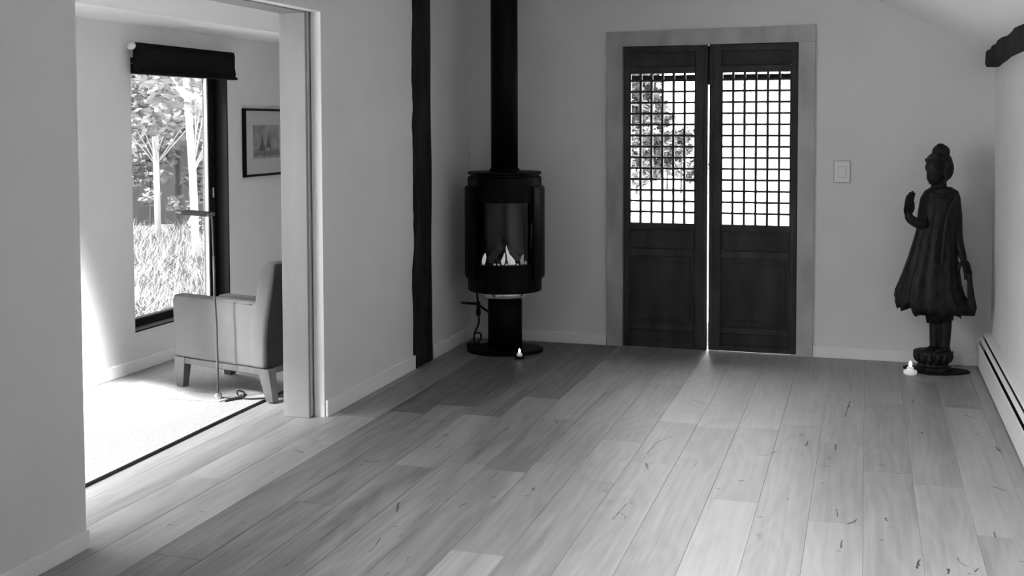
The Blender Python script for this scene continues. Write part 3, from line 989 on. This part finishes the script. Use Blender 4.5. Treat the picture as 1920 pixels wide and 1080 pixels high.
# gas line with valve beside the stove
gl = empty('gas_line', (-2.48, 7.16, 0), 0, 'thin black gas pipe with valve and hose left of the stove pedestal', 'pipe')
bm = bmesh.new()
tube(bm, [(-.148, .08, .275), (.0, .0, .285)], .0085, 8)
tube(bm, smooth_path([(.0, .0, .285), (.03, -.01, .265), (.11, -.03, .225)], 4), .008, 8)
obj('pipe', bm, 'black', gl, True)
bm = bmesh.new()
lathe(bm, [(.008, .205), (.016, .212), (.017, .235), (.013, .26), (.010, .285), (.015, .29), (.015, .30)], 14)
obj('valve', bm, 'black', gl, True)
bm = bmesh.new()
tube(bm, smooth_path([(.004, -.01, .42), (-.006, -.01, .38), (-.004, -.005, .32), (.0, 0, .29)], 5), .007, 8)
tube(bm, smooth_path([(.0, 0, .215), (.006, -.005, .17), (-.004, -.01, .13), (-.018, -.03, .085), (-.018, -.04, .03)], 5), .007, 8)
tube(bm, smooth_path([(-.016, -.03, .09), (.01, -.04, .098), (.035, -.05, .09), (.032, -.06, .05), (.0, -.07, .032)], 5), .006, 8)
obj('hose', bm, 'cord', gl, True)
bm = bmesh.new()
box(bm, -.05, .02, -.10, -.02, 0.001, .034, .006)
obj('junction_box', bm, 'black', gl)


# ------------------------------------------------------------------ candles
def candle(loc, s, label, dark):
    r = empty('tealight_candle', (loc[0], loc[1], 0), 0, label, 'candle', 'lit tealights on the floor')
    bm = bmesh.new()
    lathe(bm, [(.026 * s, 0.0005), (.037 * s, .006 * s), (.039 * s, .020 * s), (.037 * s, .027 * s), (.030 * s, .024 * s), (.022 * s, .020 * s)], 28)
    obj('dish', bm, 'black' if dark else 'candle', r, True)
    bm = bmesh.new()
    lathe(bm, [(.020 * s, .019 * s), (.022 * s, .030 * s), (.019 * s, .044 * s), (.012 * s, .050 * s), (.0, .051 * s)], 24)
    obj('wax', bm, 'candle', r, True)
    bm = bmesh.new()
    lathe(bm, [(.0, .048 * s), (.009 * s, .056 * s), (.011 * s, .064 * s), (.007 * s, .074 * s), (.0, .086 * s)], 14)
    obj('flame', bm, 'candleflame', r, True)


candle((0.262, 7.068), 1.0, 'lit tealight in a pale dish on the floor beside the statue', False)
candle((-2.095, 6.845), .80, 'lit tealight in a dark dish on the floor before the stove', True)

# ------------------------------------------------------------------ baseboard heater
ht = empty('baseboard_heater', (0, 0, 0), 0, 'white enamel baseboard heater with dark slots along the right wall', 'heater')
HYe = 7.415
bm = bmesh.new()
prism(bm, [(.660, .012), (.668, .012), (.668, .154), (.660, .154)], 1, -1.5, HYe, .002, 1)
obj('front_panel', bm, 'heater', ht)
bm = bmesh.new()
prism(bm, [(.674, .168), (.680, .176), (.688, .184), (.692, .182), (.683, .173), (.677, .164)], 1, -1.5, HYe - .004)
obj('damper_vane', bm, 'heater', ht)
bm = bmesh.new()
prism(bm, [(.692, .199), (.702, .208), (.737, .216), (.737, .208), (.704, .203), (.696, .196)], 1, -1.5, HYe)
obj('hood', bm, 'heater', ht)
bm = bmesh.new()
prism(bm, [(.700, .02), (.737, .02), (.737, .20), (.700, .195)], 1, -1.5, HYe - .01)
obj('fin_core', bm, 'heaterslot', ht)
bm = bmesh.new()
prism(bm, [(.656, .006), (.737, .006), (.737, .218), (.702, .210), (.686, .195), (.668, .172), (.656, .160)], 1, HYe - .004, HYe + .012, .002, 1)
obj('end_cap', bm, 'heater', ht)

# light switch
sw = empty('light_switch', (-.146, YB, 1.186), 0, 'white square rocker light switch on the wall right of the doors', 'switch')
bx('painted_shade_line', (-.053, .053, -.003, -.0005, -.073, .073), 'switchshade', sw)
bx('plate', (-.046, .046, -.009, -.003, -.066, .066), 'switch', sw, .002)
bx('rocker_gap', (-.027, .027, -.0098, -.008, -.036, .036), 'switchshade', sw)
bx('rocker', (-.024, .024, -.0125, -.009, -.033, .033), 'switch', sw, .0015)

# ------------------------------------------------------------------ statue
SX, SY = 0.430, 7.20
sta = empty('statue', (SX, SY, 0), 0, 'dark carved wooden standing statue in a flared robe, one hand raised, beside the heater', 'statue')


def remeshed(o, vox, sm=4):
    md = o.modifiers.new('join', 'REMESH')
    md.mode = 'VOXEL'
    md.voxel_size = vox
    md.use_smooth_shade = True
    s = o.modifiers.new('soften', 'SMOOTH')
    s.iterations = sm
    s.factor = .5
    return o


def limb(bm, pts, rad, n=12):
    tube(bm, smooth_path(pts, 5), [rad[0] + 0 * i for i in range(1)] if False else _interp(rad, len(pts), 5), n)
    ball(bm, pts[0], (rad[0],) * 3, 2)
    ball(bm, pts[-1], (rad[-1],) * 3, 2)


def _interp(r, n, k):
    out = []
    for i in range(n - 1):
        for j in range(k):
            t = j / k
            out.append(r[i] * (1 - t) + r[i + 1] * t)
    out.append(r[-1])
    return out


L_ = lambda x, z, y=7.20: (x - SX, y - SY, z)
FD = Vector((-.72, -.69, 0)).normalized()      # facing
SD = Vector((FD.y * -1, FD.x, 0))              # its left (towards image right / camera)
SD = Vector((.69, -.72, 0)).normalized()
bm = bmesh.new()
# head
hc = Vector(L_(.405, 1.212))


def oriented(c, f, s, u):
    return Matrix((
        (FD.x * f, SD.x * s, 0, c[0]), (FD.y * f, SD.y * s, 0, c[1]), (0, 0, u, c[2]), (0, 0, 0, 1)))


def oball(c, f, s, u, sub=3):
    bmesh.ops.create_icosphere(bm, subdivisions=sub, radius=1, matrix=oriented(c, f, s, u))


def hp(f, s, u):
    return hc + FD * f + SD * s + Vector((0, 0, u))


oball(hp(0, 0, .02), .076, .062, .080)           # skull
oball(hp(.018, 0, -.035), .055, .047, .058)      # lower face
oball(hp(.040, 0, -.070), .022, .022, .018)      # chin
oball(hp(.066, 0, -.012), .012, .009, .024, 2)   # nose
oball(hp(.074, 0, -.026), .011, .011, .008, 2)   # nose tip
oball(hp(.062, 0, -.048), .010, .020, .005, 2)   # lips
oball(hp(.060, 0, -.057), .010, .016, .005, 2)
for s in (-1, 1):
    oball(hp(.058, s * .026, .004), .010, .015, .006, 2)   # closed eye
    oball(hp(.060, s * .026, .019), .009, .020, .005, 2)   # brow
    oball(hp(-.008, s * .062, -.020), .018, .007, .050, 2)  # long ear
    oball(hp(.0, s * .060, -.070), .009, .007, .022, 2)
tube(bm, [hp(-.008, 0, -.05), hp(-.014, 0, -.12)], [.040, .050], 14)
# trunk under the robe, legs, feet
tube(bm, [L_(.425, 1.09), L_(.415, .95), L_(.405, .75), L_(.41, .45), L_(.425, .33)], [.055, .075, .08, .075, .06], 16)
for lx, ly in ((.405, 7.215), (.462, 7.185)):
    limb(bm, [L_(lx, .40, ly), L_(lx, .27, ly), L_(lx - .002, .155, ly)], [.038, .034, .028], 12)
    f = Vector(L_(lx, .140, ly))
    tube(bm, [f - FD * .025, f + FD * .03 + Vector((0, 0, -.002)), f + FD * .075 + Vector((0, 0, -.008))], [.022, .022, .012], 10)
# hanging arm (image right)
limb(bm, [L_(.500, 1.045, 7.185), L_(.512, .93, 7.19), L_(.520, .83, 7.19), L_(.535, .755, 7.17), L_(.553, .69, 7.15)], [.036, .035, .031, .026, .020])
# raised forearm (image left)
limb(bm, [L_(.345, 1.035, 7.20), L_(.33, .95, 7.17), L_(.322, .895, 7.13), L_(.285, .905, 7.095), L_(.250, .928, 7.08), L_(.240, .955, 7.075)], [.038, .037, .034, .031, .027, .023])
fig = remeshed(obj('figure', bm, 'statueskin', sta, True), .0055, 3)


def hand(name, root, along, across, normal, sc, curl):
    """palm and five fingers; along = finger direction, across = towards the thumb side"""
    bm = bmesh.new()
    A, X, Nn = Vector(along).normalized(), Vector(across).normalized(), Vector(normal).normalized()
    root = Vector(root)
    mtx = Matrix((
        (A.x * .036 * sc, X.x * .028 * sc, Nn.x * .013 * sc, 0), (A.y * .036 * sc, X.y * .028 * sc, Nn.y * .013 * sc, 0),
        (A.z * .036 * sc, X.z * .028 * sc, Nn.z * .013 * sc, 0), (0, 0, 0, 1)))
    c = root + A * .034 * sc
    mtx.translation = c
    bmesh.ops.create_icosphere(bm, subdivisions=3, radius=1, matrix=mtx)
    for k, (off, ln) in enumerate(((.021, .058), (.0075, .066), (-.0065, .061), (-.020, .048))):
        b0 = root + A * .050 * sc + X * off * sc * .9
        p1 = b0 + A * ln * .45 * sc + Nn * curl * .004 * sc + X * off * .10 * sc
        p2 = b0 + A * ln * .80 * sc + Nn * curl * .013 * sc + X * off * .16 * sc
        p3 = b0 + A * ln * 1.0 * sc + Nn * curl * .022 * sc + X * off * .20 * sc
        tube(bm, [b0, p1, p2, p3], [.0078 * sc, .0072 * sc, .0064 * sc, .0045 * sc], 8)
    b0 = root + A * .016 * sc + X * .022 * sc
    tube(bm, [b0, b0 + X * .018 * sc + A * .016 * sc + Nn * .006 * sc, b0 + X * .024 * sc + A * .036 * sc + Nn * .012 * sc, b0 + X * .024 * sc + A * .050 * sc + Nn * .015 * sc], [.0100 * sc, .0088 * sc, .0075 * sc, .005 * sc], 8)
    return obj(name, bm, 'statueskin', sta, True)


hand('raised_hand', L_(.234, .945, 7.072), (.10, -.05, 1), (.62, .74, 0), (-.74, -.62, .05), 1.28, -.3)
hand('lowered_hand', L_(.556, .690, 7.148), (.30, -.10, -1), (-.55, -.55, 0), (-.75, .55, 0), 1.15, .6)

# robe
bm = bmesh.new()
ringsd = [  # z, left x, right x, half depth, fold amplitude
    (1.112, .372, .482, .050, .00), (1.088, .334, .522, .058, .00), (1.060, .318, .532, .066, .01), (1.00, .313, .526, .074, .02),
    (.945, .308, .518, .080, .03), (.88, .296, .516, .086, .045), (.82, .281, .516, .090, .06), (.75, .263, .520, .094, .08),
    (.68, .243, .528, .098, .09), (.60, .218, .540, .102, .105), (.53, .196, .550, .108, .115), (.47, .176, .568, .114, .125),
    (.425, .172, .596, .116, .14), (.385, .186, .612, .112, .15)]
n = 96
R_ = []
for zi, (z, xa, xb, hd_, am) in enumerate(ringsd):
    cxr, hw = (xa + xb) / 2, (xb - xa) / 2
    ring = []
    for i in range(n):
        a = 2 * math.pi * i / n
        f = 1 + am * (math.cos(13 * a + .7) * .55 + math.cos(21 * a + 1.9) * .35) * (abs(math.sin(a)) * .8 + .25)
        x = cxr + hw * math.copysign(abs(math.cos(a)) ** .85, math.cos(a)) * (f if abs(math.cos(a)) < .97 else 1)
        y = 7.20 + hd_ * math.sin(a) * f
        zz = z
        if zi >= len(ringsd) - 4:
            k = (zi - (len(ringsd) - 5)) / 4.0
            hem = 0.0
            if x < .36: hem = .05 * (.36 - x) / .18
            elif x > .50: hem = .035 * min(1, (x - .50) / .10)
            zz = z + k * (hem - .045) + k * .014 * math.cos(11 * a) + k * .008 * math.cos(17 * a + 1)
        ring.append(bm.verts.new(L_(x, zz, y)))
    R_.append(ring)
inner = [bm.verts.new(v.co + Vector((-(v.co.x) * .18, -(v.co.y) * .25, .03))) for v in R_[-1]]
R_.append(inner)
for a, b in zip(R_, R_[1:]):
    for i in range(n):
        bm.faces.new((a[i], a[(i + 1) % n], b[(i + 1) % n], b[i]))
bm.faces.new(R_[0]); bm.faces.new(R_[-1][::-1])
obj('robe', bm, 'statue', sta, True)
# hanging edge of cloth held in the lowered hand, and the under-skirt
bm = bmesh.new()
cl = [(.585, .615, 7.135), (.590, .55, 7.14), (.598, .47, 7.15), (.603, .405, 7.16), (.590, .352, 7.17)]
lv = []
for i, (x, z, y) in enumerate(cl):
    wd = (.012, .014, .019, .028, .030)[i]
    lv.append([bm.verts.new(L_(x - wd, z, y - .012)), bm.verts.new(L_(x + wd, z, y - .010)), bm.verts.new(L_(x + wd, z, y + .016)), bm.verts.new(L_(x - wd, z, y + .02))])
for a, b in zip(lv, lv[1:]):
    for i in range(4):
        bm.faces.new((a[i], a[(i + 1) % 4], b[(i + 1) % 4], b[i]))
bm.faces.new(lv[0]); bm.faces.new(lv[-1][::-1])
bmesh.ops.subdivide_edges(bm, edges=bm.edges[:], cuts=1, use_grid_fill=True, smooth=.6)
obj('held_cloth', bm, 'statue', sta, True)
bm = bmesh.new()
pts = []
for z, hw, hd_ in ((.40, .088, .07), (.345, .080, .066), (.305, .074, .062), (.312, .062, .052)):
    pts.append([bm.verts.new(L_(.428 + hw * math.cos(2 * math.pi * i / 40) * (1 + .05 * math.cos(11 * 2 * math.pi * i / 40)), z + .01 * math.cos(2 * math.pi * i / 40), 7.2 + hd_ * math.sin(2 * math.pi * i / 40) * (1 + .06 * math.cos(11 * 2 * math.pi * i / 40)))) for i in range(40)])
for a, b in zip(pts, pts[1:]):
    for i in range(40):
        bm.faces.new((a[i], a[(i + 1) % 40], b[(i + 1) % 40], b[i]))
bm.faces.new(pts[0]); bm.faces.new(pts[-1][::-1])
obj('under_skirt', bm, 'statue', sta, True)
# carved shawl band across the chest
bm = bmesh.new()
tube(bm, smooth_path([L_(.512, 1.06, 7.135), L_(.475, 1.0, 7.118), L_(.45, .90, 7.112), L_(.44, .78, 7.106), L_(.43, .66, 7.102)], 6), .011, 8)
tube(bm, smooth_path([L_(.365, 1.085, 7.15), L_(.40, 1.06, 7.135), L_(.45, 1.065, 7.135), L_(.49, 1.085, 7.15)], 6), .010, 8)
obj('shawl_edge', bm, 'statue', sta, True)
# hair with topknot and brow band
bm = bmesh.new()
bm_keep = bm
oball(hp(-.012, 0, .052), .080, .072, .058)
oball(hp(-.052, 0, .010), .044, .066, .080)
oball(hp(-.026, 0, .108), .052, .052, .046)
oball(hp(-.022, 0, .140), .026, .026, .020)
oball(hp(.050, 0, .062), .034, .048, .013)
tube(bm, [hp(-.008 + .080 * math.cos(a), .072 * math.sin(a), .052 + .010 * math.cos(a)) for a in [math.pi * 2 * i / 28 for i in range(29)]], .006, 8)
hair = remeshed(obj('hair', bm, 'statue', sta, True), .006, 2)
# lotus base, plinth
bm = bmesh.new()
lathe(bm, [(.080, .030), (.090, .036), (.088, .046), (.082, .052), (.090, .070), (.102, .092), (.110, .112), (.108, .124), (.096, .132), (.0, .134)], 40, 1.0, .82, -.035, 0)
lot = obj('lotus_base', bm, 'statue', sta, True)
for k in range(14):
    a = 2 * math.pi * k / 14
    bm = bmesh.new()
    ca, sa = math.cos(a), math.sin(a) * .82
    P0 = Vector((-.035 + .080 * ca, .080 * sa, .056)); P1 = Vector((-.035 + .100 * ca, .100 * sa, .092)); P2 = Vector((-.035 + .110 * ca, .110 * sa, .128))
    tube(bm, [P0, P0.lerp(P1, .5) + Vector((ca, sa, 0)) * .004, P1, P2], [.008, .014, .015, .003], 8)
    obj('petal', bm, 'statue', lot, True)
bm = bmesh.new()
oct_ = [(-.030 + .108 * math.cos(math.radians(22.5 + 45 * i)), .092 * math.sin(math.radians(22.5 + 45 * i))) for i in range(8)]
prism(bm, oct_, 2, .010, .034, .004, 1)
obj('plinth', bm, 'statue', sta)
bm = bmesh.new()
prism(bm, [(-.205, .045), (-.19, .085), (.06, .10), (.160, .06), (.175, .00), (.12, -.055), (.02, -.112), (-.07, -.118), (-.125, -.07), (-.19, .01)], 2, .0008, .012, .003, 1)
obj('slab', bm, 'slab', sta)

# ------------------------------------------------------------------ outdoors
def plane_mesh(name, x0, x1, y0, y1, z, material):
    bm = bmesh.new()
    box(bm, x0, x1, y0, y1, z - .2, z)
    return struct(obj(name, bm, material))


plane_mesh('ground', -60, 40, -30, 60, -.10, 'ground')
plane_mesh('terrace', -2.7, 1.2, 7.66, 11.6, -.02, 'paving')


def leaf_cloud(bm, rnd, c, r, n, size, flat=.5):
    for _ in range(n):
        while True:
            v = Vector((rnd.uniform(-1, 1), rnd.uniform(-1, 1), rnd.uniform(-1, 1)))
            if .25 < v.length < 1: break
        p = Vector((c[0] + v.x * r[0], c[1] + v.y * r[1], c[2] + v.z * r[2]))
        d = Vector((rnd.gauss(0, 1), rnd.gauss(0, 1), rnd.gauss(0, flat))).normalized()
        s = d.orthogonal().normalized()
        s.rotate(Matrix.Rotation(rnd.uniform(0, 6.28), 3, d))
        L = size * rnd.uniform(.7, 1.5)
        bm.faces.new([bm.verts.new(q) for q in (p - d * L, p + s * L * .45, p + d * L, p - s * L * .45)])


def tree(name, x, y, h, crown, leafm, barkm, label, seed, clouds=10, per=260, size=.055, tr=.06, group=None, droop=False, lean=0.0):
    rnd = random.Random(seed)
    r = empty(name, (x, y, -.1), 0, label, 'tree', group)
    bm = bmesh.new()
    pts = [(-lean * h * t + rnd.uniform(-.03, .03) * h * .1 * (t > .1), rnd.uniform(-.02, .02) * h * .1 * (t > .1), h * t) for t in (0, .2, .4, .6, .8, 1)]
    tube(bm, pts, [tr, tr * .92, tr * .85, tr * .72, tr * .5, tr * .15], 10)
    obj('trunk', bm, barkm, r, True)
    bm = bmesh.new()
    bb = bmesh.new()
    for i in range(clouds):
        a = rnd.uniform(0, 6.28)
        t = rnd.uniform(crown[1], 1.02)
        rad = crown[0] * (1.15 - .75 * (t - crown[1]) / (1.02 - crown[1])) * rnd.uniform(.35, 1)
        c = (math.cos(a) * rad, math.sin(a) * rad, h * t - (.15 * rad if droop else 0))
        leaf_cloud(bm, rnd, c, (crown[0] * .42, crown[0] * .42, crown[0] * .30), per, size)
        tube(bb, [(0, 0, h * max(.1, t - .12)), (c[0] * .5, c[1] * .5, h * t - .02), c], [tr * .2, tr * .12, .004], 5)
    f = obj('foliage', bm, leafm, r)
    f['kind'] = 'stuff'
    obj('branches', bb, barkm, r, True)['kind'] = 'stuff'
    return r


# seen through the side room window
def birch(x, y, h, tr, label, seed, lean):
    tree('birch_tree', x, y, h, (1.2, .27), 'leafl', 'bark', label, seed, 40, 300, .055, tr, lean=lean)


birch(-6.12, 9.44, 5.6, .040, 'white birch trunk directly behind the lamp head outside the window', 11, .045)
birch(-8.13, 11.72, 6.0, .040, 'slimmer white birch trunk left of the other outside the window', 12, .015)
GT = [(-11.6, 14.3, 21, 'leafl', 'bushy pale tree outside by the left edge of the window'),
      (-9.1, 13.6, 22, 'leafl', 'bushy pale tree filling the gap behind the two birches'),
      (-9.3, 16.0, 23, 'leafm', 'darker tree behind the fence near the black window frame'),
      (-12.0, 17.2, 24, 'leafm', 'darker tree behind the fence at the far left of the window'),
      (-12.3, 20.5, 25, 'leafl', 'tall pale tree at the very back of the garden')]
for i, (x, y, sd, lf, lab) in enumerate(GT):
    tree('garden_tree', x, y, 4.6 + .7 * (i % 3), (1.5, .30), lf, 'darkbark', lab, sd, 26, 330, .085, .06)
for i, (x, y, hh, lab) in enumerate(((-9.2, 13.1, 1.5, 'pale leafy shrub before the fence, left of the slim birch'), (-8.15, 13.0, 1.35, 'pale leafy shrub before the fence, between the two birches'),
                                   (-7.55, 12.2, 1.05, 'small pale leafy shrub at the foot of the nearer birch'))):
    tree('garden_shrub', x, y, hh, (.42, .30), 'leafl', 'darkbark', lab, 40 + i, 14, 70, .05, .02)
fn = empty('garden_fence', (0, 0, 0), 0, 'grey vertical board fence behind the birches outside the window', 'fence')
fa, fb = Vector((-13.6, 14.9, -.1)), Vector((-8.6, 15.6, -.1))
nbd = 32
bmf = bmesh.new()
box(bmf, -.083, .083, -.012, .012, 0, 1.25)
fm = bpy.data.meshes.new('board'); bmf.to_mesh(fm); bmf.free(); fm.materials.append(M['fencewood'])
ang = math.atan2((fb - fa).y, (fb - fa).x)
for i in range(nbd):
    o = bpy.data.objects.new('board', fm)
    COL.objects.link(o); o.parent = fn
    o.location = fa.lerp(fb, i / (nbd - 1)) + Vector((0, 0, .03 * math.sin(i * 7)))
    o.rotation_euler = (0, 0, ang)
# long grass below the window
rnd = random.Random(5)
bm = bmesh.new()
for i in range(15000):
    y = rnd.uniform(6.3, 12.6); x = y * rnd.uniform(-.82, -.56)
    if x > -4.75: continue
    hgt = rnd.uniform(.15, .40) * (1.0 + .5 * noise.noise(Vector((x, y, 0)))) * (1 + .07 * max(0, y - 8))
    a = rnd.uniform(0, 6.28); lean = rnd.uniform(.1, .8) * hgt; wv = rnd.uniform(.003, .0085)
    p0 = Vector((x, y, -.10)); p1 = p0 + Vector((math.cos(a) * lean * .35, math.sin(a) * lean * .35, hgt * .7)); p2 = p0 + Vector((math.cos(a) * lean, math.sin(a) * lean, hgt * .95))
    s = Vector((-math.sin(a), math.cos(a), 0)) * wv
    q = [bm.verts.new(v) for v in (p0 - s, p0 + s, p1 + s * .8, p1 - s * .8)]
    bm.faces.new(q)
    bm.faces.new((q[3], q[2], bm.verts.new(p2)))
gr = tag(obj('long_grass', bm, 'grass'), 'long pale grass outside the side room window', 'grass', None, 'stuff')

# seen through the lattice doors
tree('garden_tree', -5.75, 26.0, 5.0, (1.15, .26), 'leafg', 'darkbark', 'mid grey leafy tree seen through the upper left of the left lattice', 31, 34, 260, .09, .09)
for x, y, sd, lab in ((-4.9, 25.0, 35, 'low leafy shrub under the tree, seen through the left lattice'), (-4.45, 26.4, 37, 'low leafy shrub standing between two others, seen through the left lattice'), (-4.0, 25.6, 36, 'low leafy shrub nearer the door centre, seen through the left lattice')):
    tree('garden_shrub', x, y, 1.35, (.55, .25), 'leafg', 'darkbark', lab, sd, 16, 110, .07, .03)
tree('young_birch', -1.9, 24.0, 4.2, (1.2, .25), 'leafl', 'bark', 'thin pale young birch seen through the right door lattice', 33, 9, 50, .06, .03)
